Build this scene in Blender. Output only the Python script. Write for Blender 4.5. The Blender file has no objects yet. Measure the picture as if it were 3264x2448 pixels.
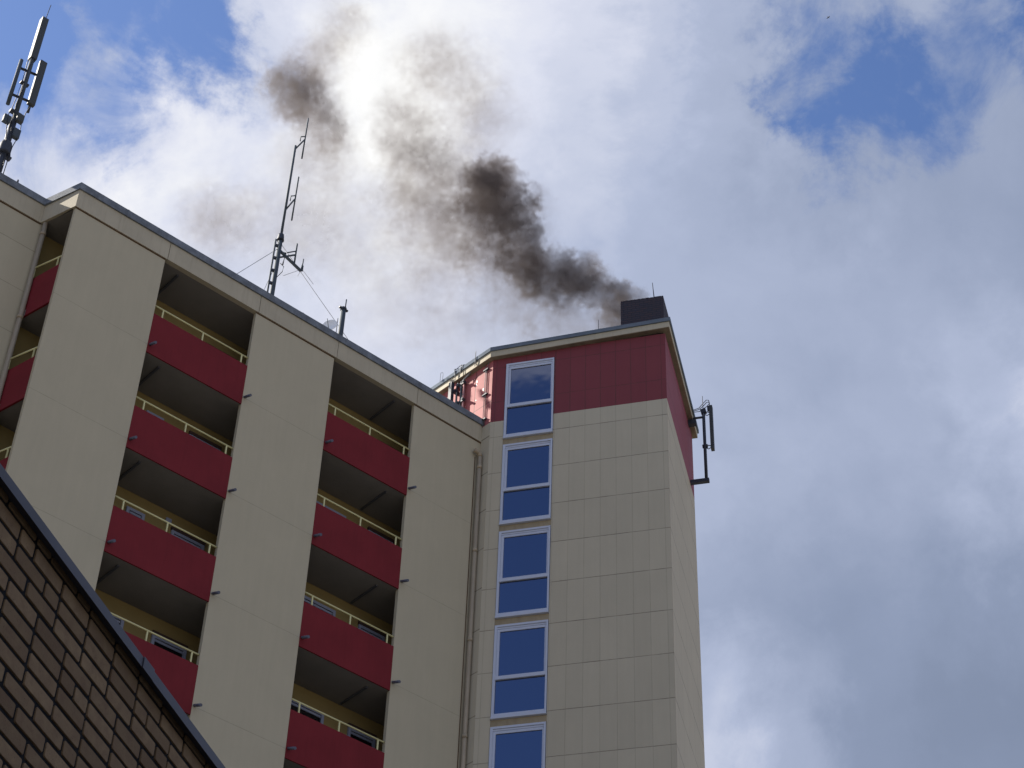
import bpy, bmesh, math, random
from mathutils import Vector, Matrix
random.seed(7)
sc = bpy.context.scene
R_ = math.radians
# ------------------------------------------------------------------ camera
cam_d = bpy.data.cameras.new("camera"); cam = bpy.data.objects.new("camera", cam_d)
sc.collection.objects.link(cam); sc.camera = cam
cam_d.sensor_fit = 'HORIZONTAL'; cam_d.sensor_width = 36.0
cam_d.lens = 6272.8 / 3264 * 36.0
cam_d.clip_start = 0.1; cam_d.clip_end = 6000
cr = Vector((0.99912321, -0.02793569, 0.03118346)); cu = Vector((-0.04186659, -0.66666996, 0.74417629)); cf = Vector((0, 0.74482935, 0.667255))
M = Matrix.Identity(4)
for i in range(3):
    M[i][0], M[i][1], M[i][2] = cr[i], cu[i], -cf[i]
M.translation = Vector((0, 0, 1.6))
cam.matrix_world = M
# ------------------------------------------------------------------ exposure
sc.view_settings.view_transform = 'Standard'; sc.view_settings.look = 'None'
sc.view_settings.exposure = 1.2; sc.view_settings.gamma = 1.0
sc.cycles.use_denoising = True
sc.cycles.max_bounces = 8; sc.cycles.diffuse_bounces = 4; sc.cycles.volume_bounces = 2
sc.cycles.volume_step_rate = 1.0; sc.cycles.volume_max_steps = 512
SUN_AZ = (-0.93, 0.365); SUN_EL = 38.0
# ------------------------------------------------------------------ node helper
class NT:
    def __init__(s, tree): s.t = tree; s.x = 0
    def n(s, typ, **kw):
        nd = s.t.nodes.new(typ); nd.location = (s.x, 0); s.x += 30
        ins = kw.pop('ins', {})
        for k, v in kw.items(): setattr(nd, k, v)
        for k, v in ins.items():
            if isinstance(v, bpy.types.NodeSocket): s.t.links.new(v, nd.inputs[k])
            else: nd.inputs[k].default_value = v
        return nd
    def m(s, op, a, b=None, c=None, clamp=False):
        ins = {0: a}
        if b is not None: ins[1] = b
        if c is not None: ins[2] = c
        return s.n('ShaderNodeMath', operation=op, use_clamp=clamp, ins=ins).outputs[0]
    def v(s, op, a, b=None):
        ins = {0: a}
        if b is not None: ins[1] = b
        nd = s.n('ShaderNodeVectorMath', operation=op, ins=ins)
        return nd.outputs['Value'] if op in ('DOT_PRODUCT', 'LENGTH', 'DISTANCE') else nd.outputs[0]
    def mr(s, x, a, b, c=0.0, d=1.0, kind='LINEAR'):
        return s.n('ShaderNodeMapRange', interpolation_type=kind, clamp=True, ins={'Value': x, 'From Min': a, 'From Max': b, 'To Min': c, 'To Max': d}).outputs[0]
    def mix(s, f, a, b, blend='MIX'):
        nd = s.n('ShaderNodeMix', data_type='RGBA', blend_type=blend, clamp_factor=True)
        for idx, val in ((0, f), (6, a), (7, b)):
            if isinstance(val, bpy.types.NodeSocket): s.t.links.new(val, nd.inputs[idx])
            else: nd.inputs[idx].default_value = val if idx == 0 else (*val[:3], 1)
        return nd.outputs[2]
    def noise(s, vec, scale, detail=4, rough=.5, dist=0.0):
        return s.n('ShaderNodeTexNoise', ins={'Vector': vec, 'Scale': scale, 'Detail': detail, 'Roughness': rough, 'Distortion': dist})
# ------------------------------------------------------------------ world: sky with broken cloud
SKY = [[[0.925,0.75],[0.925,0.771],[0.925,0.792],[0.925,0.8],[0.925,0.8],[0.925,0.8],[0.925,0.8],[0.925,0.8],[0.925,0.8],[0.925,0.8],[0.925,0.8],[0.925,0.826],[0.925,0.848],[0.925,0.732],[0.925,0.642],[0.925,0.609],[0.925,0.6],[0.925,0.6],[0.925,0.6],[0.925,0.6],[0.925,0.6]],[[0.925,0.756],[0.925,0.75],[0.925,0.75],[0.925,0.753],[0.925,0.769],[0.925,0.783],[0.925,0.795],[0.925,0.8],[0.925,0.8],[0.925,0.8],[0.925,0.8],[0.925,0.826],[0.925,0.848],[0.925,0.738],[0.925,0.646],[0.925,0.611],[0.925,0.6],[0.925,0.598],[0.925,0.593],[0.925,0.588],[0.925,0.581]],[[0.925,0.794],[0.925,0.776],[0.925,0.763],[0.925,0.752],[0.925,0.75],[0.925,0.75],[0.925,0.75],[0.925,0.75],[0.925,0.757],[0.925,0.763],[0.925,0.767],[0.925,0.775],[0.925,0.783],[0.925,0.697],[0.925,0.629],[0.925,0.597],[0.925,0.58],[0.925,0.582],[0.925,0.585],[0.925,0.588],[0.925,0.596]],[[0.925,0.829],[0.925,0.819],[0.925,0.802],[0.925,0.787],[0.925,0.775],[0.925,0.767],[0.925,0.759],[0.925,0.753],[0.925,0.75],[0.925,0.75],[0.925,0.75],[0.925,0.722],[0.925,0.686],[0.925,0.656],[0.925,0.631],[0.925,0.597],[0.925,0.596],[0.925,0.605],[0.925,0.615],[0.925,0.627],[0.925,0.648]],[[0.925,0.851],[0.925,0.842],[0.925,0.833],[0.925,0.825],[0.925,0.817],[0.925,0.806],[0.925,0.796],[0.925,0.788],[0.925,0.782],[0.925,0.778],[0.925,0.775],[0.925,0.732],[0.925,0.698],[0.925,0.671],[0.925,0.648],[0.925,0.639],[0.925,0.645],[0.925,0.659],[0.925,0.675],[0.925,0.697],[0.925,0.738]],[[0.925,0.873],[0.925,0.863],[0.925,0.855],[0.925,0.847],[0.925,0.84],[0.925,0.834],[0.925,0.83],[0.925,0.826],[0.925,0.824],[0.925,0.82],[0.925,0.817],[0.925,0.772],[0.925,0.747],[0.925,0.716],[0.925,0.691],[0.925,0.689],[0.925,0.721],[0.925,0.754],[0.925,0.784],[0.925,0.822],[0.925,0.867]],[[0.778,0.895],[0.877,0.885],[0.925,0.876],[0.925,0.868],[0.925,0.862],[0.925,0.856],[0.925,0.851],[0.925,0.85],[0.925,0.856],[0.925,0.852],[0.925,0.84],[0.925,0.813],[0.925,0.777],[0.925,0.747],[0.925,0.725],[0.925,0.733],[0.925,0.812],[0.925,0.882],[0.925,0.915],[0.925,0.857],[0.925,0.773]],[[0.705,0.916],[0.717,0.906],[0.75,0.897],[0.828,0.89],[0.892,0.883],[0.925,0.877],[0.925,0.866],[0.925,0.874],[0.925,0.888],[0.925,0.877],[0.925,0.851],[0.925,0.824],[0.925,0.792],[0.925,0.771],[0.925,0.759],[0.925,0.742],[0.925,0.773],[0.925,0.75],[0.925,0.698],[0.925,0.688],[0.925,0.677]],[[0.591,0.885],[0.653,0.905],[0.702,0.919],[0.711,0.911],[0.695,0.898],[0.925,0.912],[0.925,0.891],[0.925,0.907],[0.925,0.934],[0.925,0.913],[0.925,0.863],[0.925,0.833],[0.925,0.793],[0.925,0.787],[0.872,0.774],[0.914,0.73],[0.925,0.702],[0.925,0.674],[0.925,0.67],[0.925,0.67],[0.925,0.67]],[[0.412,0.806],[0.498,0.845],[0.574,0.88],[0.571,0.889],[0.535,0.896],[0.769,0.969],[0.925,0.956],[0.925,0.968],[0.925,0.996],[0.925,0.966],[0.925,0.893],[0.925,0.843],[0.925,0.799],[0.925,0.773],[0.831,0.736],[0.777,0.7],[0.743,0.677],[0.925,0.67],[0.871,0.675],[0.795,0.682],[0.707,0.689]],[[0.326,0.8],[0.362,0.8],[0.395,0.8],[0.287,0.838],[0.429,0.87],[0.584,0.93],[0.726,0.974],[0.91,0.997],[0.925,1.034],[0.925,1.003],[0.925,0.922],[0.925,0.867],[0.925,0.818],[0.885,0.772],[0.744,0.72],[0.51,0.692],[0.521,0.687],[0.672,0.692],[0.65,0.7],[0.599,0.71],[0.516,0.719]],[[0.325,0.8],[0.325,0.8],[0.325,0.8],[0.171,0.81],[0.531,0.828],[0.308,0.85],[0.587,0.907],[0.755,0.988],[0.925,1.039],[0.925,1.02],[0.925,0.953],[0.925,0.899],[0.925,0.842],[0.79,0.779],[0.419,0.719],[0.351,0.695],[0.58,0.713],[0.553,0.724],[0.311,0.711],[0.126,0.705],[0.001,0.7]],[[0.325,0.8],[0.325,0.8],[0.3,0.8],[0.192,0.8],[0.372,0.809],[0.325,0.86],[0.63,0.91],[0.713,0.97],[0.925,1.024],[0.925,1.005],[0.925,0.956],[0.925,0.91],[0.891,0.843],[0.71,0.772],[0.548,0.72],[0.591,0.72],[0.683,0.747],[0.372,0.737],[0.001,0.7],[0.001,0.7],[0.001,0.7]],[[0.325,0.8],[0.325,0.8],[0.234,0.8],[0.275,0.8],[0.329,0.824],[0.417,0.872],[0.635,0.921],[0.754,0.977],[0.925,1.013],[0.925,0.984],[0.925,0.942],[0.925,0.903],[0.866,0.835],[0.655,0.769],[0.667,0.72],[0.64,0.723],[0.707,0.743],[0.514,0.751],[0.001,0.7],[0.001,0.7],[0.001,0.7]],[[0.325,0.8],[0.325,0.8],[0.168,0.8],[0.358,0.8],[0.285,0.838],[0.51,0.885],[0.641,0.931],[0.8,0.988],[0.925,1.011],[0.925,0.98],[0.925,0.94],[0.925,0.902],[0.874,0.837],[0.653,0.773],[0.672,0.72],[0.625,0.72],[0.72,0.739],[0.612,0.758],[0.081,0.708],[0.001,0.7],[0.001,0.7]],[[0.325,0.8],[0.257,0.8],[0.22,0.8],[0.374,0.809],[0.272,0.853],[0.605,0.897],[0.646,0.942],[0.847,1.0],[0.925,1.008],[0.925,0.976],[0.925,0.939],[0.925,0.902],[0.883,0.839],[0.651,0.777],[0.674,0.723],[0.633,0.72],[0.7,0.735],[0.643,0.753],[0.254,0.725],[0.001,0.7],[0.001,0.7]]]
w = bpy.data.worlds.new("World"); sc.world = w; w.use_nodes = True
nt = w.node_tree; nt.nodes.clear(); N = NT(nt)
sky = N.n('ShaderNodeTexSky', sky_type='NISHITA', sun_disc=False, sun_elevation=R_(SUN_EL), sun_rotation=math.atan2(SUN_AZ[0], SUN_AZ[1]), altitude=50, air_density=1.0, dust_density=0.6, ozone_density=2.0)
d = N.n('ShaderNodeTexCoord').outputs['Generated']
# break the cloud edges up
n1 = N.noise(d, 7.0, 8, .62, .3).outputs['Color']
n2 = N.noise(d, 24.0, 6, .62, .2).outputs['Color']
wv = N.v('ADD', N.n('ShaderNodeVectorMath', operation='SCALE', ins={0: N.v('SUBTRACT', n1, (.5, .5, .5)), 'Scale': .16}).outputs[0],
         N.n('ShaderNodeVectorMath', operation='SCALE', ins={0: N.v('SUBTRACT', n2, (.5, .5, .5)), 'Scale': .07}).outputs[0])
dw = N.v('NORMALIZE', N.v('ADD', d, wv))
sx = N.n('ShaderNodeSeparateXYZ', ins={0: dw})
az = N.m('MULTIPLY', N.m('ARCTAN2', sx.outputs[0], sx.outputs[1]), 180 / math.pi)
el = N.m('MULTIPLY', N.m('ARCSINE', sx.outputs[2]), 180 / math.pi)
u = N.m('DIVIDE', N.m('ADD', az, 30.0), 60.0, clamp=True)
cur = None
for i, row in enumerate(SKY):
    rp = N.n('ShaderNodeValToRGB', ins={0: u}); cr_ = rp.color_ramp; cr_.interpolation = 'B_SPLINE' if 0 else 'EASE'
    while len(cr_.elements) < len(row): cr_.elements.new(.5)
    for j in range(len(row)):
        cr_.elements[j].position = j / (len(row) - 1)
    for j, (c, l) in enumerate(row): cr_.elements[j].color = (c, l, 0, 1)
    cur = rp.outputs[0] if cur is None else N.mix(N.mr(el, 28 + 2 * (i - 1), 28 + 2 * i), cur, rp.outputs[0])
sep = N.n('ShaderNodeSeparateColor', ins={0: cur})
cov_w, lum_w = N.m('SUBTRACT', N.m('MULTIPLY', sep.outputs[0], 2.0), .5), sep.outputs[1]
# the rest of the sky: broken cloud, bluer to the south east behind the viewer
sd = N.n('ShaderNodeSeparateXYZ', ins={0: d})
az0 = N.m('MULTIPLY', N.m('ARCTAN2', sd.outputs[0], sd.outputs[1]), 180 / math.pi)
big = N.noise(d, 1.7, 5, .55, .3).outputs[0]
behind = N.v('DOT_PRODUCT', d, (-0.38, -0.66, 0.65))
cov_g = N.m('SUBTRACT', N.m('ADD', N.mr(big, .30, .5), N.m('MULTIPLY', N.mr(N.v('DOT_PRODUCT', d, (-.345, -.575, .742)), .9935, .9993), 4.0)), N.m('MULTIPLY', N.mr(behind, .90, .975), .95))
lum_g = N.mr(big, .4, .75, .84, .68)
win = N.m('MULTIPLY', N.mr(N.m('ABSOLUTE', az0), 32, 55, 1, 0, 'SMOOTHSTEP'), N.mr(N.m('ARCSINE', sd.outputs[2]), .30, .48, 0, 1, 'SMOOTHSTEP'))
win = N.m('MULTIPLY', win, N.mr(N.m('ARCSINE', sd.outputs[2]), 1.05, 1.3, 1, 0, 'SMOOTHSTEP'))
cov = N.n('ShaderNodeMix', data_type='FLOAT', ins={0: win, 2: cov_g, 3: cov_w}).outputs[0]
lum = N.n('ShaderNodeMix', data_type='FLOAT', ins={0: win, 2: lum_g, 3: lum_w}).outputs[0]
f1 = N.noise(d, 12.0, 10, .63, .6).outputs[0]
f2 = N.noise(N.v('ADD', d, (3.1, 1.7, .4)), 5.0, 8, .55, .4).outputs[0]
f2b = N.noise(N.v('ADD', d, (6.1, 2.7, 1.4)), 11.0, 9, .6, .5).outputs[0]
f3 = N.noise(N.v('ADD', d, (1.1, 7.7, 2.4)), 3.0, 3, .5, .2).outputs[0]
covn = N.m('ADD', cov, N.m('MULTIPLY', N.m('SUBTRACT', f1, .5), 1.9))
alpha = N.mr(covn, .24, .92, 0, 1, 'SMOOTHSTEP')
lumn = N.m('ADD', lum, N.m('ADD', N.m('MULTIPLY', N.m('SUBTRACT', N.n('ShaderNodeMix', data_type='FLOAT', ins={0: N.mr(az0, -14, 2), 2: f2b, 3: f2}).outputs[0], .5), N.mr(az0, -14, 4, .42, .17)), N.m('MULTIPLY', N.m('SUBTRACT', f3, .5), .05)))
rp = N.n('ShaderNodeValToRGB', ins={0: N.mr(lumn, .5, 1.1)}); e = rp.color_ramp.elements
def lin(c): return tuple((x / 12.92 if x <= .04045 else ((x + .055) / 1.055) ** 2.4) for x in c)
stops = [(0, (.45, .50, .595)), (.25, (.56, .61, .715)), (.5, (.70, .74, .84)), (.72, (.87, .885, .945)), (.9, (1, 1, 1)), (1, (1.1, 1.1, 1.1))]
while len(e) < len(stops): e.new(.5)
for i, (p_, c_) in enumerate(stops): e[i].position = p_
for i, (p_, c_) in enumerate(stops): e[i].color = (*lin(c_), 1)
EXPF = 2 ** -1.2
cl = N.n('ShaderNodeVectorMath', operation='SCALE', ins={0: rp.outputs[0], 'Scale': EXPF}).outputs[0]
# clear air: physical sky, a little more saturated as a digital camera gives it
skyc = N.n('ShaderNodeHueSaturation', ins={'Saturation': 0.97, 'Value': 1.0, 'Color': N.v('MULTIPLY', N.n('ShaderNodeVectorMath', operation='SCALE', ins={0: sky.outputs[0], 'Scale': 0.085}).outputs[0], (.56, .66, .86))}).outputs[0]
allc = N.mix(alpha, skyc, cl)
hz = N.mr(sd.outputs[2], -.02, .03)
allc = N.mix(hz, (.05, .05, .045), allc)
bg = N.n('ShaderNodeBackground', ins={'Color': allc, 'Strength': 1.0})
N.n('ShaderNodeOutputWorld', ins={0: bg.outputs[0]})
w.cycles.sampling_method = 'MANUAL'; w.cycles.sample_map_resolution = 512
# ------------------------------------------------------------------ sun
sl = bpy.data.lights.new("sun", 'SUN'); so = bpy.data.objects.new("sun", sl); sc.collection.objects.link(so)
sl.energy = 5.0; sl.angle = R_(0.6); sl.color = (1.0, .93, .82)
hv = Vector((SUN_AZ[0], SUN_AZ[1])).normalized()
sv = Vector((hv.x * math.cos(R_(SUN_EL)), hv.y * math.cos(R_(SUN_EL)), math.sin(R_(SUN_EL))))
so.rotation_mode = 'QUATERNION'; so.rotation_quaternion = sv.to_track_quat('Z', 'Y'); so.location = (-60, 20, 60)
# ------------------------------------------------------------------ geometry helpers
def link(o, parent=None):
    sc.collection.objects.link(o)
    if parent is not None: o.parent = parent
    return o
def tag(o, label=None, cat=None, group=None, kind=None):
    if label: o['label'] = label
    if cat: o['category'] = cat
    if group: o['group'] = group
    if kind: o['kind'] = kind
    return o
def thing(name, loc, rz, label, cat, group=None):
    o = bpy.data.objects.new(name, None); o.location = loc; o.rotation_euler = (0, 0, rz); o.empty_display_size = .3
    link(o); return tag(o, label, cat, group)
class MB:
    def __init__(s): s.bm = bmesh.new(); s.mi = 0
    def face(s, pts):
        f = s.bm.faces.new([s.bm.verts.new(p) for p in pts]); f.material_index = s.mi; return f
    def box(s, x0, x1, y0, y1, z0, z1, bev=0.0):
        vs = [s.bm.verts.new((x, y, z)) for x in (x0, x1) for y in (y0, y1) for z in (z0, z1)]
        q = [(0, 1, 3, 2), (4, 6, 7, 5), (0, 4, 5, 1), (2, 3, 7, 6), (0, 2, 6, 4), (1, 5, 7, 3)]
        fs = [s.bm.faces.new([vs[i] for i in a]) for a in q]
        for f in fs: f.material_index = s.mi
        if bev > 0:
            ed = list({e for f in fs for e in f.edges}); bmesh.ops.bevel(s.bm, geom=ed, offset=bev, segments=1, affect='EDGES', profile=.5)
        return s
    def obox(s, c, ax, ay, az_, hx, hy, hz_):
        c = Vector(c); ax = Vector(ax).normalized(); ay = Vector(ay).normalized(); az_ = Vector(az_).normalized()
        vs = [s.bm.verts.new(c + ax * i * hx + ay * j * hy + az_ * k * hz_) for i in (-1, 1) for j in (-1, 1) for k in (-1, 1)]
        for a in [(0, 1, 3, 2), (4, 6, 7, 5), (0, 4, 5, 1), (2, 3, 7, 6), (0, 2, 6, 4), (1, 5, 7, 3)]:
            f = s.bm.faces.new([vs[i] for i in a]); f.material_index = s.mi
        return s
    def prism(s, poly, z0, z1, dz=None):
        n = len(poly); dz = dz or [0] * n
        b = [s.bm.verts.new((x, y, z0 + dz[i])) for i, (x, y) in enumerate(poly)]; t = [s.bm.verts.new((x, y, z1 + dz[i])) for i, (x, y) in enumerate(poly)]
        s.bm.faces.new(b[::-1]).material_index = s.mi; s.bm.faces.new(t).material_index = s.mi
        for i in range(n): s.bm.faces.new((b[i], b[(i + 1) % n], t[(i + 1) % n], t[i])).material_index = s.mi
        return s
    def tube(s, pts, r, seg=10, r2=None):
        pts = [Vector(p) for p in pts]; rings = []
        for i, p in enumerate(pts):
            t = (pts[min(i + 1, len(pts) - 1)] - pts[max(i - 1, 0)]).normalized()
            a = t.cross(Vector((0, 0, 1)));
            if a.length < .05: a = t.cross(Vector((0, 1, 0)))
            a.normalize(); b = t.cross(a); rr = r if r2 is None else r + (r2 - r) * i / max(1, len(pts) - 1)
            rings.append([s.bm.verts.new(p + a * math.cos(2 * math.pi * k / seg) * rr + b * math.sin(2 * math.pi * k / seg) * rr) for k in range(seg)])
        for i in range(len(rings) - 1):
            for k in range(seg):
                f = s.bm.faces.new((rings[i][k], rings[i][(k + 1) % seg], rings[i + 1][(k + 1) % seg], rings[i + 1][k])); f.smooth = True; f.material_index = s.mi
        for q in (rings[0][::-1], rings[-1]): s.bm.faces.new(q).material_index = s.mi
        return s
    def build(s, name, mats, parent=None, loc=None):
        bmesh.ops.recalc_face_normals(s.bm, faces=s.bm.faces)
        me = bpy.data.meshes.new(name); s.bm.to_mesh(me); s.bm.free()
        for m_ in (mats if isinstance(mats, (list, tuple)) else [mats]): me.materials.append(m_)
        o = bpy.data.objects.new(name, me); link(o, parent)
        if loc: o.location = loc
        return o
def dup(o, parent, dz=0.0, off=(0, 0)):
    c = o.copy(); link(c, parent); c.location = (o.location.x + off[0], o.location.y + off[1], o.location.z + dz)
    for ch in list(o.children):
        g = ch.copy(); link(g, c)
    return c
# ------------------------------------------------------------------ materials
def mat(name, col, rough=.8, spec=.3, metal=0.0, bump=0.0, bscale=60, var=.06, vscale=1.5, stain=0.0, staincol=(.2, .16, .12), streak=0.0):
    m = bpy.data.materials.new(name); m.use_nodes = True; t = NT(m.node_tree); m.node_tree.nodes.clear()
    P = t.n('ShaderNodeBsdfPrincipled'); t.n('ShaderNodeOutputMaterial', ins={0: P.outputs[0]})
    P.inputs['Roughness'].default_value = rough; P.inputs['Specular IOR Level'].default_value = spec; P.inputs['Metallic'].default_value = metal
    co = t.n('ShaderNodeTexCoord').outputs['Object']
    nz = t.noise(co, vscale, 6, .6).outputs[0]
    c = t.mix(t.mr(nz, .3, .7), tuple(x * (1 - var) for x in col), tuple(min(1, x * (1 + var)) for x in col))
    if stain > 0:
        nz2 = t.noise(co, vscale * 2.7, 8, .7, .5).outputs[0]
        c = t.mix(t.m('MULTIPLY', t.mr(nz2, .52, .72), stain), c, staincol)
    if streak > 0:
        mp = t.n('ShaderNodeMapping', ins={0: co, 'Scale': (9, 9, .7)}).outputs[0]
        nz3 = t.noise(mp, 1.6, 6, .65).outputs[0]
        c = t.mix(t.m('MULTIPLY', t.mr(nz3, .5, .72), streak), c, staincol)
    m.node_tree.links.new(c, P.inputs['Base Color'])
    if bump > 0:
        b = t.n('ShaderNodeBump', ins={'Strength': bump, 'Distance': .01, 'Height': t.noise(co, bscale, 4, .6).outputs[0]})
        m.node_tree.links.new(b.outputs[0], P.inputs['Normal'])
    return m
CREAM = (.455, .405, .290)
def panel_mat(name, axis, u0, pw, z0, ph, ztop_band=None, base=CREAM, band=(.19, .040, .048), vline=.5, hline=.75, lw=.016, tint=.05, vband=None):
    """painted cladding: joints every pw along axis and every ph in height, slight tone per sheet, optional painted band above ztop_band"""
    m = bpy.data.materials.new(name); m.use_nodes = True; t = NT(m.node_tree); m.node_tree.nodes.clear()
    P = t.n('ShaderNodeBsdfPrincipled'); t.n('ShaderNodeOutputMaterial', ins={0: P.outputs[0]})
    P.inputs['Roughness'].default_value = .72; P.inputs['Specular IOR Level'].default_value = .3
    co = t.n('ShaderNodeTexCoord').outputs['Object']; s = t.n('ShaderNodeSeparateXYZ', ins={0: co})
    al = t.v('DOT_PRODUCT', co, axis)
    wob = t.m('MULTIPLY', t.m('SUBTRACT', t.noise(co, .9, 3, .5).outputs[0], .5), .012)
    U = t.m('DIVIDE', t.m('SUBTRACT', al, u0), pw); V = t.m('DIVIDE', t.m('SUBTRACT', t.m('ADD', s.outputs[2], wob), z0), ph)
    def line(X, size, width):
        f = t.m('ABSOLUTE', t.m('SUBTRACT', t.m('FRACT', t.m('ADD', X, .5)), .5))
        return t.mr(f, width * .35 / size, width * .75 / size, 1, 0)
    lv = t.m('MULTIPLY', line(U, pw, lw), vline if vband is None else t.m('ADD', vline, t.m('MULTIPLY', t.m('GREATER_THAN', s.outputs[2], ztop_band), vband - vline))); lh = t.m('MULTIPLY', line(V, ph, lw), hline)
    wear = t.mr(t.noise(co, 2.3, 6, .7).outputs[0], .35, .65, .45, 1)
    ln = t.m('MULTIPLY', t.m('MAXIMUM', lv, lh), wear)
    cell = t.n('ShaderNodeCombineXYZ', ins={0: t.m('FLOOR', U), 1: t.m('FLOOR', V), 2: 3.0})
    rnd = t.n('ShaderNodeTexWhiteNoise', ins={0: cell.outputs[0]}).outputs[0]
    k = t.m('ADD', t.m('MULTIPLY', t.m('SUBTRACT', rnd, .5), tint * 2), 1.0)
    nz = t.m('ADD', t.m('MULTIPLY', t.m('SUBTRACT', t.noise(co, .8, 7, .65, .4).outputs[0], .5), .16), 1.0)
    mp = t.n('ShaderNodeMapping', ins={0: co, 'Scale': (5, 5, .35)}).outputs[0]
    st = t.m('ADD', t.m('MULTIPLY', t.m('SUBTRACT', t.noise(mp, 1.3, 6, .65).outputs[0], .5), .13), 1.0)
    k = t.m('MULTIPLY', t.m('MULTIPLY', k, nz), st)
    c = base + (1,)
    if ztop_band is not None:
        c = t.mix(t.m('GREATER_THAN', s.outputs[2], ztop_band), base, band)
    else:
        c = t.mix(0.0, base, base)
    c = t.n('ShaderNodeVectorMath', operation='SCALE', ins={0: c, 'Scale': k}).outputs[0]
    c = t.mix(ln, c, t.mix(.78, c, (.05, .035, .025)))
    m.node_tree.links.new(c, P.inputs['Base Color'])
    h = t.m('SUBTRACT', t.m('MULTIPLY', t.noise(co, 55, 3, .6).outputs[0], .15), ln)
    b = t.n('ShaderNodeBump', ins={'Strength': .35, 'Distance': .012, 'Height': h}); m.node_tree.links.new(b.outputs[0], P.inputs['Normal'])
    return m
H = 2.75
m_cream = mat('cream_render', CREAM, .8, .25, bump=.25, bscale=45, var=.05, vscale=.9, streak=.10, staincol=(.33, .27, .19))
m_fascia = mat('cream_fascia', (.445, .397, .295), .75, .3, bump=.15, var=.07, vscale=1.4, streak=.3, staincol=(.27, .23, .17))
m_red = mat('red_panel_paint', (.175, .019, .025), .75, .15, bump=.08, var=.10, vscale=1.2, streak=.25, staincol=(.085, .012, .015))
m_soffit = mat('soffit_concrete', (.205, .195, .185), .9, .2, bump=.3, bscale=20, var=.10, vscale=1.2)
m_part = mat('deep_shade_dark', (.038, .034, .030), .9, .1, var=.1)  # near-black albedo: deep interior shade put into the colour
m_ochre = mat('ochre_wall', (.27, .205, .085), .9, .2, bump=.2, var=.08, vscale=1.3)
m_cop = mat('weathered_coping', (.17, .19, .22), .75, .2, bump=.3, var=.3, vscale=4.0, stain=.65, staincol=(.10, .115, .13), streak=.55)
m_copt = mat('tower_coping', (.14, .17, .21), .85, .08, var=.12, vscale=3.0, streak=.3, staincol=(.12, .14, .17))
m_rail = mat('pale_yellow_rail', (.62, .58, .30), .5, .4, var=.04)
m_galv = mat('galvanised_steel', (.06, .075, .092), .7, .2, metal=.0, var=.15, vscale=6)
m_dark = mat('dark_steel', (.035, .042, .06), .6, .3, metal=.0, var=.15, vscale=6)
m_cable = mat('black_cable', (.02, .02, .024), .6, .4)
m_cable2 = mat('grey_cable', (.14, .15, .17), .6, .4)
m_frame = mat('white_window_frame', (.50, .54, .64), .4, .4, var=.03)
m_frame2 = mat('grey_window_frame', (.28, .31, .42), .5, .4, var=.03)
m_spout = mat('grey_plastic_pipe', (.10, .11, .16), .5, .4)
m_pipe = mat('cream_pipe', (.36, .295, .205), .5, .4, var=.08, vscale=3, streak=.35, staincol=(.22, .13, .07))
m_groove = mat('stain_and_gap_shade', (.10, .060, .035), .9, .1, var=.3, vscale=5)  # brown stain and the shadow of narrow gaps, mixed into one colour
m_pp = mat('grey_soffit_pipe', (.075, .08, .095), .6, .3)
m_shut = mat('brown_shutter_box', (.06, .035, .03), .7, .3)
m_antw = mat('antenna_grey', (.055, .062, .066), .6, .3, var=.06, vscale=3)
m_white = mat('white_plastic', (.55, .56, .58), .4, .5)
m_roof = mat('roof_felt', (.09, .09, .09), .9, .2, var=.2)
def glass(name, tint, dark, g=.6):
    m = bpy.data.materials.new(name); m.use_nodes = True; t = NT(m.node_tree); m.node_tree.nodes.clear()
    gl = t.n('ShaderNodeBsdfGlossy', ins={'Color': (*tint, 1), 'Roughness': .03}); df = t.n('ShaderNodeBsdfDiffuse', ins={'Color': (*dark, 1)})
    co = t.n('ShaderNodeTexCoord').outputs['Object']
    b = t.n('ShaderNodeBump', ins={'Strength': .05, 'Distance': .05, 'Height': t.noise(co, 1.1, 2, .5).outputs[0]}); m.node_tree.links.new(b.outputs[0], gl.inputs['Normal'])
    mx = t.n('ShaderNodeMixShader', ins={0: g, 1: df.outputs[0], 2: gl.outputs[0]}); t.n('ShaderNodeOutputMaterial', ins={0: mx.outputs[0]})
    return m
m_glass = glass('solar_glass', (.185, .205, .275), (.008, .012, .03), .80)
m_glass2 = glass('dark_glass', (.5, .5, .5), (.01, .01, .014), .3)
# ------------------------------------------------------------------ ground
g = MB(); g.face([(-1500, -1500, 0), (1500, -1500, 0), (1500, 1500, 0), (-1500, 1500, 0)])
m_ground = mat('asphalt_ground', (.17, .155, .135), .9, .2, bump=.3, bscale=8, var=.25, vscale=.3)
tag(g.build('ground', m_ground), kind='structure')
# ================================================================== APARTMENT BLOCK
ZT = 34.55
PHI = 0.6904
blk = thing('apartment_block', (-9.971, 30.6137, 0), PHI, 'high cream apartment block with red balcony fronts between wall panels, left of the stair tower', 'building')
U1, U2, U3, U4, U5 = 2.4045, 4.985, 7.3065, 9.814, 12.02
D = 1.25; PT, PB = 2.468, 3.631; NR = 9
m_col = panel_mat('column_cladding', (1, 0, 0), -50, 100, ZT - 3.42, H, None, vline=0, hline=.38, lw=.014, tint=0)
m_left = panel_mat('left_cladding', (1, 0, 0), -50, 100, ZT - 1.62, 1.25, None, vline=0, hline=.65, lw=.016, tint=.015)
cols = [(0, U1), (U2, U3), (U4, U5)]
for a, b in cols:
    MB().box(a, b, 0, .10, 0, ZT - .742).build('wall_column', m_col, blk)
for x0, x1 in ((6.10, 6.19), (U5 - .12, U5 - .02)):
    MB().box(x0, x1, .1, D - .004, 0, ZT - .742).build('shade_partition', m_part, blk)  # dark dividers added so the recess falls off into shade
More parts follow.
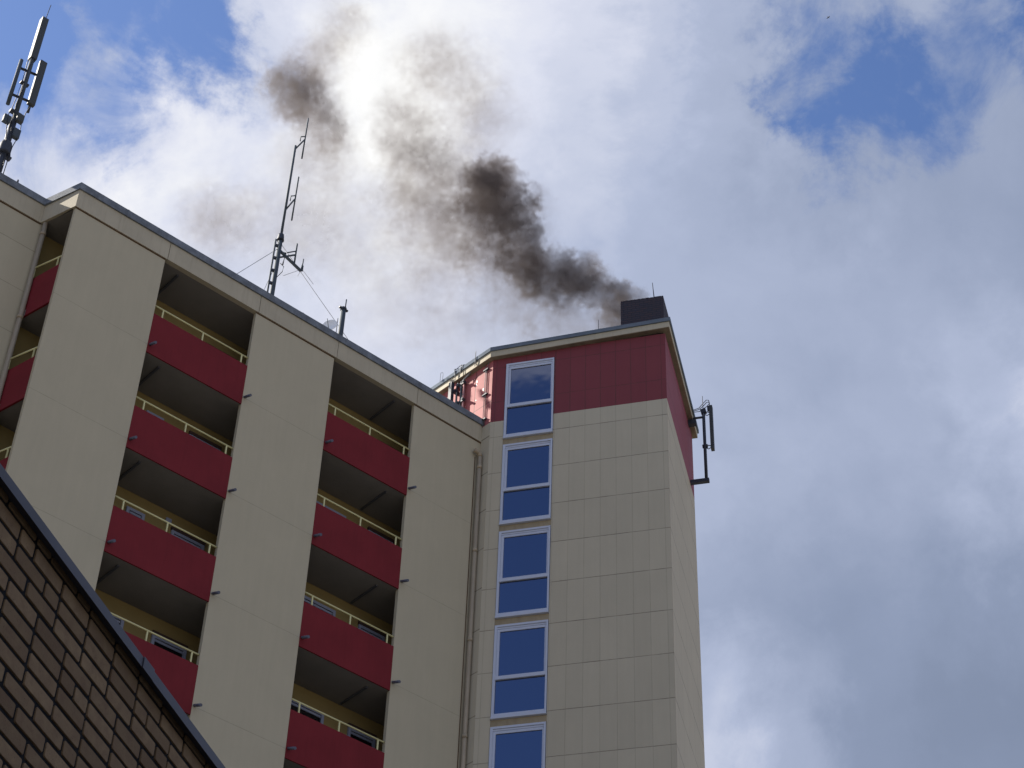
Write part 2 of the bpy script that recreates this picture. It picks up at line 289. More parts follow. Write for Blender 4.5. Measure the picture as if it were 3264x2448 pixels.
# recess wall (main body of the block) and left wall
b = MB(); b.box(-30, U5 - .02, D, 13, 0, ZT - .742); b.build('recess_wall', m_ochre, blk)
MB().box(-30, -.20, 1.0, D - .004, 0, ZT - .742).build('left_wall', m_left, blk)
MB().prism([(-.30, 1.0), (.02, .10), (.30, .10), (U5, .10), (U5, 13), (-30, 13), (-30, 1.0)], ZT - .738, ZT - .30).build('roof_slab', m_soffit, blk)
# fascia in lengths with open joints, and coping
JX = math.sin(0.3668); 
inner = (-.36, 1.0); of = .035
cuts = [0 - .03, 2.446, 5.035, 7.36, 9.867, U5 + .06]
for i in range(5):
    MB().box(cuts[i] + (.007 if i else 0), cuts[i + 1] - .007, -of, .098, ZT - .736, ZT - .203).build('fascia', m_fascia, blk)
ix, iy = inner
MB().prism([(-.032, -of + .002), (-.032, .098), (ix + .10, iy + .0), (ix + .02, iy - of)], ZT - .736, ZT - .203).build('fascia', m_fascia, blk)
MB().box(-30, ix + .018, iy - of, iy + .08, ZT - .736, ZT - .203).build('fascia', m_fascia, blk)
# rebate under the fascia: brown stain and groove shadow painted as a dark strip
for a, b in cols:
    MB().box(a, b, -.012, .03, ZT - .768, ZT - .7385).build('rebate', m_groove, blk)
MB().box(-30, ix + .03, iy - .012, iy + .03, ZT - .768, ZT - .7385).build('rebate', m_groove, blk)
co_ = .075
b = MB(); b.prism([(-.05, -co_), (U5 + .08, -co_), (U5 + .08, .30), (.12, .30), (ix + .22, iy + .28), (-30, iy + .28), (-30, iy - co_), (ix - .02, iy - co_)], ZT - .2, ZT)
b.build('coping', m_cop, blk)
# lap seams in the coping
for xs in (1.2, 3.7, 6.2, 8.7, 11.2): MB().box(xs, xs + .05, -co_ - .004, .304, ZT - .204, ZT + .004).build('coping_seam', m_cop, blk)
# balconies
bays = [(U1, U2, U1 + .50, [(U1 + .90, U1 + 1.36, 0), (U2 - .52, U2 + .34, 1)]), (U3, U4, U4 - .46, [(U3 + .60, U3 + 1.66, 0), (U3 + 2.34, U3 + 3.1, 1)])]
for bi, (a, c, lx, wins) in enumerate(bays):
    z = ZT
    xl, xr = ((.505, 6.098), (6.192, U5 - .122))[bi]
    slab = MB().prism([(a + .001, .031), (c - .001, .031), (c - .001, .102), (xr, .102), (xr, D - .004), (xl, D - .004), (xl, .102), (a + .001, .102)], z - PB + .003, z - PB + .19).build('balcony_slab', m_soffit, blk)
    MB().box(a + .002, c - .0, -.004, .030, z - PB, z - PT, .002).build('balcony_panel', m_red, slab)
    hr = MB(); hr.tube([(a, .05, z - 2.185), (c, .05, z - 2.185)], .021)
    hr.build('handrail', m_rail, slab)
    for px in (a + .24, (a + c) / 2 + .04, c - .17):
        MB().box(px - .016, px + .016, .035, .06, z - PT - .002, z - 2.20).build('rail_post', m_rail, slab)
    for px in (a + .065, c + .055):
        MB().tube([(px, .02, z - 3.385), (px, -.26, z - 3.50)], .033, 12).build('spout', m_spout, slab)
    lampz = z - PB + .012
    lp = MB().box(lx - .027, lx + .027, .22, 1.18, lampz - .045, lampz - .001, .006).build('soffit_pipe', m_pp, slab)
    rows = [slab]
    for r in range(1, NR): rows.append(dup(slab, blk, -r * H))
    # the pipe under the roof slab too
    MB().box(lx - .027, lx + .027, .22, 1.18, z - .785, z - .74, .006).build('soffit_pipe', m_pp, blk)
    protos = []
    for (wx0, wx1, kind) in wins:
        wt = z - 1.30 - (.03 if kind else 0); wb = wt - 1.25; yb = D
        f = MB()
        f.box(wx0, wx1, yb - .05, yb - .002, wt - .07, wt); f.box(wx0, wx1, yb - .05, yb - .002, wb, wb + .07)
        f.box(wx0, wx0 + .07, yb - .05, yb - .002, wb + .07, wt - .07); f.box(wx1 - .07, wx1, yb - .05, yb - .002, wb + .07, wt - .07)
        f.box(wx0 + .085, wx1 - .085, yb - .035, yb - .003, wt - .14, wt - .09)
        if kind:
            f.mi = 1; f.box(wx0 - .01, wx1 + .01, yb - .06, yb - .002, wt + .002, wt + .09)
        fo = f.build('window', [m_frame2, m_shut], blk)
        MB().box(wx0 + .07, wx1 - .07, yb - .02, yb - .004, wb + .07, wt - .145).build('pane', m_glass2, fo)
        for r in range(1, NR): dup(fo, blk, -r * H)
MB().box(4.28, 4.42, D - .05, D - .002, ZT - 6.72, ZT - 6.58, .005).build('wall_vent', m_frame2, blk)
# small balconies in the jog, facing left
slab = MB().prism([(-.20, .96), (.03, .11), (.5, .11), (.5, D - .004), (-.20, D - .004)], ZT - PB + .012, ZT - PB + .19).build('balcony_slab', m_soffit, blk)
jp = [(-.195, .94), (-.005, .10), (.045, .10), (-.145, .94)]
MB().prism([(-.198, .97), (.0, .101), (.045, .101), (-.15, .97)], ZT - PB, ZT - PT).build('balcony_panel', m_red, slab)
MB().tube([(-.25, .97, ZT - 2.185), (.03, .12, ZT - 2.185)], .021).build('handrail', m_rail, slab)
for q in (.12, .88):
    x, y = -.25 + .28 * q, .97 - .85 * q
    MB().box(x - .014, x + .014, y - .014, y + .014, ZT - PT - .002, ZT - 2.20).build('rail_post', m_rail, slab)
for r in range(1, NR): dup(slab, blk, -r * H)
# rainwater pipes
def vpipe(x, y, r, ztop, parent, name='downpipe'):
    b = MB(); b.tube([(x, y, 0), (x, y, ztop)], r, 14)
    for k in range(13):
        zz = ztop - .35 - k * 2.6
        if zz > 0: b.tube([(x, y, zz - .05), (x, y, zz + .05)], r * 1.18, 14)
    return b.build(name, m_pipe, parent)
vpipe(-.245, .90, .058, ZT - .745, blk)
dp = vpipe(11.905, -.10, .055, ZT - 1.30, blk)
MB().tube([(11.72, -.085, ZT - 1.17), (11.78, -.10, ZT - 1.19), (11.86, -.10, ZT - 1.20), (11.895, -.10, ZT - 1.24), (11.905, -.10, ZT - 1.31)], .060, 14).build('elbow', m_pipe, dp)
MB().box(11.812, 11.832, -.008, .0, 0, ZT - 1.3).build('rust_gap_shade', m_groove, dp)  # line beside the pipe: rust and gap shadow painted together
# ================================================================== STAIR TOWER
TZ = 36.838; TW = 4.562; TR = 4.135
twr = thing('stair_tower', (-.5142, 38.0031, 0), -0.26786, 'taller cream stair tower with dark red top band and a strip of blue windows', 'building')
dR = (math.cos(1.5744), math.sin(1.5744)); dL = (math.cos(2.57833), math.sin(2.57833))
pR = (TW, 0); pE = (TW + dR[0] * TR, dR[1] * TR); pL = (0, 0); LL = 5.6; pK = (dL[0] * LL, dL[1] * LL)
BAND = TZ - 2.536
JP = 1.182; J1 = TZ - 3.06
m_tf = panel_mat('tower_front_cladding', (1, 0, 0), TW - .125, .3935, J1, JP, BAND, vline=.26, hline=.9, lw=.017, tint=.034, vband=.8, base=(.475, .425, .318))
m_tr = panel_mat('tower_side_cladding', (dR[0], dR[1], 0), .30, .78, J1, JP, BAND, vline=.25, hline=1.0, lw=.022, tint=.02, base=(.475, .425, .318), band=(.25, .062, .080))  # red band paler and bluer on this side: sky light put into its colour
m_tl = panel_mat('tower_left_cladding', (dL[0], dL[1], 0), .64, 1.26, TZ - .62, JP, BAND, vline=1.0, hline=1.0, lw=.026, tint=.02, base=(.475, .425, .318), band=(.36, .105, .105))  # same red band lightened to pink: sunlight put into its colour
TT = TZ - .30; WT = .16
WX0, WX1 = .355, 1.655
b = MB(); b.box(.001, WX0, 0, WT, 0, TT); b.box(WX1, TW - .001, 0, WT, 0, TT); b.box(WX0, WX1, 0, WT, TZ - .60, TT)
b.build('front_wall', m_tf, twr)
def nrm(dv, s): return (dv[1] * s, -dv[0] * s)
nR = (math.sin(1.5744), -math.cos(1.5744))
nL = (-math.sin(2.57833), math.cos(2.57833))
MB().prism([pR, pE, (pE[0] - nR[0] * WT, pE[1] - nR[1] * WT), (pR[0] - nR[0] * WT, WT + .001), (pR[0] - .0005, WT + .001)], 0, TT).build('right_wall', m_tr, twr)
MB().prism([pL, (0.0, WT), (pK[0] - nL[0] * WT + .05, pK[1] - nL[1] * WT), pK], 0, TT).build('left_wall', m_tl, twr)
bk = (pE[0] - 6.5, pE[1] + .3)
MB().prism([pE, (pE[0] - nR[0] * WT, pE[1] - .001), (pK[0] + .1, pE[1] + 0.2), pK, (pK[0], pE[1] + .5)], 0, TT - .002).build('rear_wall', m_cream, twr)
# soffit + fascia + coping with the slight fall of the roof edge
TO = .134
def offc(d1n, p1, d2n, p2, o):
    a, b_ = d1n; c, d_ = d2n; e1 = a * p1[0] + b_ * p1[1] + o; e2 = c * p2[0] + d_ * p2[1] + o
    det = a * d_ - b_ * c; return ((e1 * d_ - b_ * e2) / det, (a * e2 - e1 * c) / det)
nF = (0, -1)
def ring(o):
    cL = offc(nL, pL, nF, pL, o); cR = offc(nF, pR, nR, pR, o)
    E = (pE[0] + nR[0] * o + dR[0] * o, pE[1] + nR[1] * o + dR[1] * o)
    K = (pK[0] + nL[0] * o + dL[0] * .1, pK[1] + nL[1] * o + dL[1] * .1)
    return [cL, cR, E, (K[0], E[1]), K]
DZ = [-.07, .10, .0, .0, .0]
rg = ring(TO); rgi = ring(-.05); rgc = ring(TO + .035)
def band_mesh(ro, ri, z0, z1, name, mt):
    b = MB(); n = len(ro)
    V = [[b.bm.verts.new((p[0], p[1], z + DZ[i])) for i, p in enumerate(rr)] for rr, z in ((ro, z0), (ro, z1), (ri, z1), (ri, z0))]
    for k in range(4):
        A, B_ = V[k], V[(k + 1) % 4]
        for i in range(n): b.bm.faces.new((A[i], A[(i + 1) % n], B_[(i + 1) % n], B_[i]))
    return b.build(name, mt, twr)
band_mesh(rg, rgi, TZ - .31, TZ - .125, 'fascia', m_fascia)
band_mesh(rgc, ring(-.06), TZ - .122, TZ, 'coping', m_copt)
b = MB(); b.prism(ring(-.052), TZ - .29, TZ - .14, DZ); b.build('roof', m_roof, twr)
# soffit board closing the gap between wall head and fascia
b = MB(); r1 = ring(TO - .012); r2 = ring(-.03)
V = [[b.bm.verts.new((p[0], p[1], z + DZ[i])) for i, p in enumerate(rr)] for rr, z in ((r1, TZ - .322), (r1, TZ - .312), (r2, TZ - .312), (r2, TZ - .322))]
for k in range(4):
    for i in range(5): b.bm.faces.new((V[k][i], V[k][(i + 1) % 5], V[(k + 1) % 4][(i + 1) % 5], V[(k + 1) % 4][i]))
b.build('soffit_board', mat('brown_soffit', (.20, .165, .12), .8, .2, var=.2, vscale=4), twr)
# windows
def tower_window():
    z = TZ
    f = MB(); y0, y1 = -.018, .10
    t0, b0 = z - .605, z - 3.10
    # outer frame
    f.box(WX0 + .012, WX1 - .012, y0, y1, t0 - .055, t0); f.box(WX0 + .012, WX0 + .075, y0, y1, b0, t0 - .055)
    f.box(WX1 - .055, WX1 - .012, y0, y1, b0, t0 - .055)
    f.box(WX0 + .06, WX1 - .04, y0 + .022, y1, t0 - .105, t0 - .057)
    # upper sash
    f.box(WX0 + .075, WX1 - .055, y0 + .03, y1, t0 - .175, t0 - .108)
    f.box(WX0 + .075, WX0 + .135, y0 + .03, y1, z - 2.02, t0 - .175); f.box(WX1 - .095, WX1 - .055, y0 + .03, y1, z - 2.02, t0 - .175)
    # transom
    f.box(WX0 + .062, WX1 - .04, y0 - .006, y1, z - 2.115, z - 2.02)
    f.box(WX0 + .012, WX1 - .012, y0 - .004, y1, b0, z - 3.01) if 0 else f.box(WX0 + .075, WX1 - .055, y0 + .004, y1, b0, z - 3.02)
    fo = f.build('window', m_frame, twr)
    MB().box(WX0 + .135, WX1 - .095, .035, .05, z - 2.02, t0 - .175).build('upper_pane', m_glass, fo)
    MB().box(WX0 + .075, WX1 - .055, .022, .037, z - 3.02, z - 2.115).build('lower_pane', m_glass, fo)
    MB().box(WX0 + .012, WX1 - .008, -.055, .06, z - 3.165, z - 3.103, .004).build('sill', m_frame, fo)
    return fo
w0 = tower_window()
for r in range(1, 9): dup(w0, twr, -r * 2.752)
m_sp = mat('spandrel_cream', (.34, .28, .185), .8, .2, var=.12, vscale=3, streak=.4, staincol=(.2, .14, .09))
s0 = MB().box(WX0 + .002, WX1 - .002, .012, .12, TZ - 3.35, TZ - 3.168).build('spandrel', m_sp, twr)
for r in range(1, 9): dup(s0, twr, -r * 2.752)
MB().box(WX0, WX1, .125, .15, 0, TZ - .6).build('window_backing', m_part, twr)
# lightning conductor strip cable down the left face, with clips
def LP(s, o, z): return (dL[0] * s + nL[0] * o, dL[1] * s + nL[1] * o, z)
b = MB(); b.tube([LP(.13, .03, TZ - .33), LP(.14, .03, TZ - .45), LP(.20, .03, TZ - .55), LP(.20, .03, TZ - 2.55)], .009, 6)
b.tube([LP(.27, .03, TZ - .4), LP(.255, .03, TZ - .5), LP(.25, .03, TZ - 2.55)], .009, 6)
b.build('conductor_cable', m_cable2, twr)
for zz in (.61, 1.48, 2.33):
    MB().obox(LP(.225, .03, TZ - zz), (dL[0], dL[1], 0), (nL[0], nL[1], 0), (0, 0, 1), .085, .03, .02).build('cable_clip', m_dark, twr)
# chipped paint spots
b = MB()
for s, z, hx, hz_ in ((.60, -.77, .02, .04), (.335, -1.21, .02, .045), (.61, -.86, .012, .02), (.62, -.90, .03, .012), (.60, -1.42, .015, .015), (1.0, -1.40, .01, .01)):
    b.obox(LP(s, .001, TZ + z), (dL[0], dL[1], .2), (nL[0], nL[1], 0), (0, 0, 1), hx, .002, hz_)
b.build('paint_chip', m_white, twr)
# brick chimney
def brick_mat(name, cols, mortar, bw, bh, off=.5, mort=.012):
    m = bpy.data.materials.new(name); m.use_nodes = True; t = NT(m.node_tree); m.node_tree.nodes.clear()
    P = t.n('ShaderNodeBsdfPrincipled'); t.n('ShaderNodeOutputMaterial', ins={0: P.outputs[0]}); P.inputs['Roughness'].default_value = .9
    co = t.n('ShaderNodeTexCoord').outputs['Object']; s = t.n('ShaderNodeSeparateXYZ', ins={0: co})
    uv = t.n('ShaderNodeCombineXYZ', ins={0: t.m('ADD', s.outputs[0], s.outputs[1]), 1: s.outputs[2], 2: 0.0}).outputs[0]
    br = t.n('ShaderNodeTexBrick', ins={'Vector': uv, 'Color1': (*cols[0], 1), 'Color2': (*cols[1], 1), 'Mortar': (*mortar, 1), 'Scale': 1.0, 'Mortar Size': mort, 'Brick Width': bw, 'Row Height': bh, 'Bias': -.2})
    m.node_tree.links.new(t.mix(t.mr(t.noise(co, 9, 5, .6).outputs[0], .3, .7, 0, .6), br.outputs[0], (.03, .03, .045)), P.inputs['Base Color'])
    b_ = t.n('ShaderNodeBump', ins={'Strength': .6, 'Distance': .01, 'Height': br.outputs[1]}); b_.invert = True
    m.node_tree.links.new(b_.outputs[0], P.inputs['Normal'])
    return m
m_chim = brick_mat('sooty_brick', ((.055, .036, .045), (.035, .035, .055)), (.02, .022, .035), .22, .075)
CX0, CX1, CY0, CY1, CZ = 3.315, 4.468, .46, 2.75, TZ + 1.50
b = MB(); t_ = .16
b.box(CX0, CX1, CY0, CY0 + t_, TZ - .2, CZ); b.box(CX0, CX1, CY1 - t_, CY1, TZ - .2, CZ)
b.box(CX0, CX0 + t_, CY0 + t_, CY1 - t_, TZ - .2, CZ); b.box(CX1 - t_, CX1, CY0 + t_, CY1 - t_, TZ - .2, CZ)
chm = b.build('chimney', m_chim, twr)
b = MB()
x = CX0
while x < CX1 - .05:
    ww = random.choice((.11, .22, .22)); x2 = min(x + ww, CX1)
    if not (CX0 + .68 < x < CX0 + .74): b.box(x + .004, x2 - .004, CY0 - .004, CY0 + t_, CZ, CZ + .02 + random.random() * .012)
    x = x2
b.build('top_course', m_chim, chm)
# ================================================================== ROOF FITTINGS
def to_world(root, p):
    c, s = math.cos(root.rotation_euler.z), math.sin(root.rotation_euler.z)
    return (root.location.x + c * p[0] - s * p[1], root.location.y + s * p[0] + c * p[1], p[2])
# lightning rods
def rod(name, root, x, y, z0, z1, r, label, lean=0):
    t = thing(name, to_world(root, (x, y, z0)), root.rotation_euler.z, label, 'lightning rod', 'lightning rods on the roofs')
    MB().tube([(0, 0, 0), (-lean, 0, z1 - z0)], r, 8, r * .6).build('rod', m_dark, t)
    MB().box(-.03, .03, -.03, .03, 0, .03).build('base_plate', m_dark, t)
rod('lightning_rod', twr, 4.21, CY0 + .08, CZ + .025, CZ + .64, .014, 'thin dark lightning rod standing on top of the brick chimney', .04)
rod('lightning_rod', twr, 2.77, .18, TZ - .1, TZ + .70, .012, 'thin short lightning rod behind the tower roof edge, left of the chimney')
t = thing('wire_hoop', to_world(twr, (dL[0] * 2.33 + .15, dL[1] * 2.33 + .05, TZ - .1)), -0.26786, 'thin upright wire hoop behind the sloping left roof edge of the tower', 'wire hoop')
MB().tube([(-.03, 0, 0), (-.025, 0, .72), (-.01, 0, .76), (.03, 0, .76), (.045, 0, .72), (.04, 0, 0)], .006, 6).build('hoop', m_cable2, t)
MB().box(-.05, .06, -.03, .03, 0, .02).build('foot', m_cable2, t)
# ---- central mast (block local, y = 2 behind the front)
ML = 'tall dipole mast with ladder and guy wires on the flat roof above the middle column'
MX, MY, RZ = 6.47, 2.0, ZT - .30
mast = thing('antenna_mast', to_world(blk, (MX, MY, RZ)), PHI, ML, 'antenna mast')
def mz(z): return z + ZT - RZ
MB().tube([(0, 0, 0), (0, 0, mz(4.25))], .062, 14).build('lower_pole', m_galv, mast)
MB().tube([(0, 0, mz(4.2)), (.005, 0, mz(8.04))], .034, 12).build('upper_pole', m_galv, mast)
MB().tube([(0, 0, mz(4.28)), (0, 0, mz(4.33)), (0, 0, mz(4.46)), (0, 0, mz(4.5))], .10, 14, .07).build('collar', m_dark, mast)
b = MB(); b.tube([(-.14, 0, 0), (-.14, 0, mz(4.22))], .026, 8); b.build('ladder_rail', m_galv, mast)
for k in range(9):
    zz = mz(.35 + k * .46); MB().obox((-.075, 0, zz), (1, 0, .35), (0, 1, 0), (-.35, 0, 1), .075, .035, .03).build('rung', m_dark, mast)
def dipole(parent, zb, x1, z1, ze0, ze1, xe, name='dipole'):
    dd = MB(); dd.tube([(xe, 0, mz(ze0)), (xe + .01, 0, mz(ze1))], .022, 8); o = dd.build(name, m_galv, parent)
    MB().tube([(.02, 0, mz(zb)), (x1, 0, mz(z1))], .022, 8).build('boom', m_galv, o)
    MB().tube([(x1 - .13, 0, mz(z1 - .16)), (x1 - .13, .0, mz(z1 + .02)), (x1 + .01, 0, mz(z1 + .14))], .016, 8).build('feed', m_galv, o)
    return o
dipole(mast, 7.93, .26, 8.50, 7.72, 9.41, .265)
dipole(mast, 5.49, .24, 6.06, 5.23, 6.95, .245)
o = MB().tube([(.52, 0, mz(3.72)), (.52, 0, mz(4.51))], .024, 8).build('dipole', m_galv, mast)
b = MB(); b.tube([(.03, 0, mz(3.66)), (.52, 0, mz(4.10))], .026, 8); b.tube([(.26, 0, mz(4.00)), (.52, 0, mz(4.24))], .018, 8); b.build('boom', m_galv, o)
arm = MB().obox((.40, 0, mz(3.78)), (.715, 0, -.26), (0, 1, 0), (.26, 0, .715), .385, .03, .03).build('side_arm', m_galv, mast)
b = MB(); b.tube([(.775, 0, mz(3.68)), (.775, 0, mz(3.86))], .035, 8); b.tube([(.775, 0, mz(3.84)), (.78, 0, mz(4.12))], .016, 8); b.build('ground_plane_antenna', m_galv, arm)
b = MB()
for q in ((.25, 0, 3.14), (1.19, 0, 3.46), (.95, .25, 4.05), (.85, .3, 3.75)):
    b.tube([(.775, 0, mz(3.74)), (q[0], q[1], mz(q[2]))], .006, 5)
b.build('radial', m_cable2, arm)
b = MB(); b.tube([(.1, 0, mz(3.5)), (.22, 0, mz(3.45)), (.2, 0, mz(3.25)), (.06, 0, mz(2.95))], .010, 6); b.build('feed_cable', m_cable, mast)
b = MB(); b.tube([(.1, 0, mz(3.9)), (.22, 0, mz(3.96)), (.18, 0, mz(3.5))], .02, 6); b.build('clamp', m_dark, mast)
for k, (zq, q) in enumerate(((4.0, (-2.62, .0, -.1)), (3.46, (-.75, .0, -.1)), (4.2, (5.61, 0.0, -.15)))):
    MB().tube([(.0, 0, mz(zq)), (q[0], q[1], mz(q[2]))], .0075, 5).build('guy_wire', m_cable2, mast)
# ---- short mast with whip and satellite dish behind the parapet
sm = thing('short_mast', to_world(blk, (7.85, .7, RZ)), PHI, 'short thick grey mast with a thin whip on top, right of the satellite dish', 'antenna mast')
MB().tube([(0, 0, 0), (0, 0, mz(1.72))], .068, 14).build('pole', m_galv, sm)
MB().tube([(0, 0, mz(1.70)), (0, 0, mz(1.78))], .082, 14).build('cap', m_dark, sm)
MB().tube([(.05, 0, mz(1.76)), (.055, 0, mz(2.13))], .015, 8).build('whip', m_dark, sm)
MB().box(-.13, .13, -.03, .03, mz(1.735), mz(1.775)).build('clamp', m_dark, sm)
wh = thing('whip_antenna', to_world(blk, (7.73, .72, RZ)), PHI, 'thin upright whip between the satellite dish and the short grey mast', 'antenna')
MB().tube([(0, 0, 0), (.0, 0, mz(1.37))], .014, 8, .010).build('whip', m_dark, wh)
MB().box(-.06, .22, -.025, .025, mz(.74), mz(.79)).build('bracket', m_dark, wh)
ds = thing('satellite_dish', to_world(blk, (7.56, .75, RZ)), PHI, 'white round satellite dish just behind the roof parapet', 'satellite dish')
b = MB(); axd = Vector((-.8, -.6, .1)).normalized(); up = Vector((0, 0, 1)); e1 = axd.cross(up).normalized(); e2 = axd.cross(e1).normalized()
cen = Vector((-.03, 0, mz(1.02))); prev = None; Rd = .20
for k in range(9):
    rr = Rd * k / 8; dep = .055 * (k / 8) ** 2
    ringv = [b.bm.verts.new(cen + axd * (dep - .055) + e1 * math.cos(a) * rr + e2 * math.sin(a) * rr) for a in [2 * math.pi * j / 28 for j in range(28)]] if k else [b.bm.verts.new(cen - axd * .055)]
    if prev is not None:
        for j in range(28):
            if len(prev) == 1: f = b.bm.faces.new((prev[0], ringv[j], ringv[(j + 1) % 28]))
            else: f = b.bm.faces.new((prev[j], ringv[j], ringv[(j + 1) % 28], prev[(j + 1) % 28]))
            f.smooth = True
    prev = ringv
do = b.build('reflector', mat('white_dish', (.82, .83, .84), .5, .4), ds)
sdm = do.modifiers.new('thick', 'SOLIDIFY'); sdm.thickness = .012; sdm.offset = 0
MB().tube([tuple(cen - axd * .05), tuple(cen - axd * .13), (.06, 0, mz(.78)), (.06, 0, 0)], .022, 8).build('bracket', m_galv, ds)
MB().tube([tuple(cen + e2 * .19), tuple(cen + axd * .22)], .009, 6).build('feed_arm', m_galv, ds)
# ---- phone mast at the left
pm = thing('phone_mast', to_world(blk, (-1.28, 2.0, RZ)), PHI, 'tall phone mast with three long sector antennas rising behind the left roof edge', 'antenna mast')
MB().tube([(0, 0, 0), (0, 0, mz(3.0))], .085, 14).build('lower_pole', m_dark, pm)
MB().tube([(0, 0, mz(2.95)), (.0, 0, mz(5.5))], .058, 14).build('upper_pole', m_galv, pm)
MB().obox((.0, 0, mz(6.05)), (1, 0, 0), (0, 1, 0), (0, 0, 1), .085, .085, .80).build('top_antenna', m_antw, pm)
MB().tube([(.02, 0, mz(6.8)), (.05, 0, mz(7.5))], .010, 6).build('whip', m_dark, pm)
MB().tube([(-.27, -.05, mz(3.30)), (-.27, -.05, mz(4.96))], .05, 12).build('tube_antenna', m_galv, pm)
pa = MB().box(.18, .36, -.12, .0, mz(3.68), mz(5.32), .012).build('sector_antenna', m_antw, pm)
MB().tube([(.27, -.02, mz(3.45)), (.27, -.02, mz(5.2))], .035, 10).build('mounting_pole', m_dark, pa)
for zz in (4.72, 3.72):
    MB().tube([(-.30, -.02, mz(zz - .02)), (.24, -.02, mz(zz + .10))], .034, 8).build('cross_arm', m_dark, pm)
MB().box(-.12, .10, -.05, .05, mz(4.28), mz(4.33)).build('bracket', m_dark, pm)
for (x, y, z, h, m_) in ((.09, -.12, 2.98, .13, m_antw), (-.19, -.05, 2.80, .12, m_galv), (.12, -.08, 2.48, .15, m_galv)):
    MB().box(x - .09, x + .09, y - .06, y + .06, mz(z - h), mz(z + h), .012).build('radio_box', m_, pm)
MB().tube([(0, 0, mz(1.72)), (0, 0, mz(1.80)), (0, 0, mz(2.05)), (0, 0, mz(2.12))], .17, 14, .13).build('flange', m_dark, pm)
MB().box(-.16, .12, -.06, .06, mz(3.18), mz(3.24)).build('bracket', m_dark, pm)
MB().box(-.1, .2, -.06, .06, mz(1.66), mz(1.72)).build('bracket', m_dark, pm)
for pts in ([(-.05, -.06, 5.3), (-.12, -.06, 5.0), (-.10, -.07, 4.3), (-.13, -.07, 3.6), (-.16, -.1, 3.2), (-.2, -.1, 2.9), (-.16, -.12, 2.5), (-.08, -.12, 2.1), (.03, -.12, 1.5), (.05, -.1, .5)],
            [(.0, -.08, 5.3), (-.06, -.08, 4.8), (-.05, -.09, 4.0), (-.09, -.09, 3.4), (-.05, -.12, 2.6), (.05, -.12, 2.0), (.1, -.12, 1.4), (.09, -.1, .5)],
            [(.26, -.06, 3.6), (.2, -.08, 3.3), (.17, -.1, 2.9), (.2, -.1, 2.5), (.12, -.1, 2.0), (.1, -.11, 1.2), (.1, -.1, .3)]):
    MB().tube([(x, y, mz(z)) for x, y, z in pts], .011, 6).build('feed_cable', m_cable, pm)
rb = thing('roof_bracket', to_world(blk, (-1.02, .95, ZT - .02)), PHI, 'low dark steel bracket on the left parapet, under the phone mast', 'bracket')
MB().tube([(-.45, .1, .06), (.12, .06, .06)], .025, 8).build('bar', m_dark, rb)
MB().tube([(-.07, .1, .03), (-.07, .1, .22)], .04, 8, .02).build('cable_gland', m_dark, rb)
MB().box(-.4, -.34, .05, .15, .0, .06).build('foot', m_dark, rb)
# ---- sector antenna bracketed off the right side of the tower
def RP(s, o, z): return (pR[0] + dR[0] * s + nR[0] * o, pR[1] + dR[1] * s + nR[1] * o, TZ + z)
SA = 3.52
sa = thing('wall_antenna', to_world(twr, (pR[0] + dR[0] * SA, pR[1] + dR[1] * SA, TZ)), twr.rotation_euler.z, 'slim grey antenna on a dark pole bracketed off the right side of the tower', 'antenna')
def q_(o, z, s=0): return (nR[0] * o + dR[0] * s, nR[1] * o + dR[1] * s, z)
MB().obox(q_(.23, -2.45), (1, 0, 0), (0, 1, 0), (0, 0, 1), .27, .05, .055).build('lower_arm', m_dark, sa)
MB().tube([q_(.425, -2.40), q_(.425, -.10)], .043, 12).build('pole', m_dark, sa)
MB().tube([q_(.0, -.24), q_(.46, -.24)], .032, 8).build('upper_arm', m_dark, sa)
MB().obox(q_(.07, -.40), (1, 0, 0), (0, 1, 0), (0, 0, 1), .15, .07, .075).build('wall_mount', m_dark, sa)
MB().obox(q_(.425, -.04), (1, 0, .2), (0, 1, 0), (-.2, 0, 1), .075, .05, .07).build('cap', m_dark, sa)
MB().tube([q_(.42, 0), q_(.41, .52)], .010, 6).build('whip', m_dark, sa)
MB().obox(q_(.63, -.66), (1, 0, 0), (0, 1, 0), (0, 0, 1), .045, .07, .76).build('panel', m_antw, sa)
MB().obox(q_(.57, .04), (1, 0, 0), (0, 1, 0), (0, 0, 1), .035, .04, .07).build('connector', m_dark, sa)
b = MB()
for zz in (-.12, -1.30):
    b.tube([q_(.44, zz), q_(.53, zz + .05), q_(.60, zz)], .014, 6); b.tube([q_(.44, zz - .02), q_(.52, zz - .08), q_(.60, zz - .03)], .012, 6)
b.tube([q_(.36, -1.27), q_(.50, -1.27)], .055, 10)
b.build('tilt_bracket', m_dark, sa)
for pts in ([(.02, .12, 0), (.15, .06, 0), (.3, .12, .02), (.42, .27, .02), (.52, .36, 0), (.58, .34, 0), (.60, .22, 0), (.59, .1, 0)],
            [(.0, .06, 0), (.14, .02, 0), (.3, .05, 0), (.42, .15, 0), (.52, .27, 0), (.58, .28, 0), (.61, .1, 0)],
            [(.06, .0, 0), (.2, -.02, 0), (.32, -.02, 0), (.42, .06, 0), (.52, .12, 0), (.58, .2, 0)]):
    MB().tube([q_(o, z, s) for o, z, s in pts], .010, 6).build('feed_cable', m_cable, sa)
b = MB()
for k in range(3):
    b.tube([q_(.04 + .06 * math.cos(a), .08 + .08 * math.sin(a), .02 * k) for a in [i * math.pi / 6 + k for i in range(11)]], .010, 6)
b.build('cable_coil', m_cable, sa)
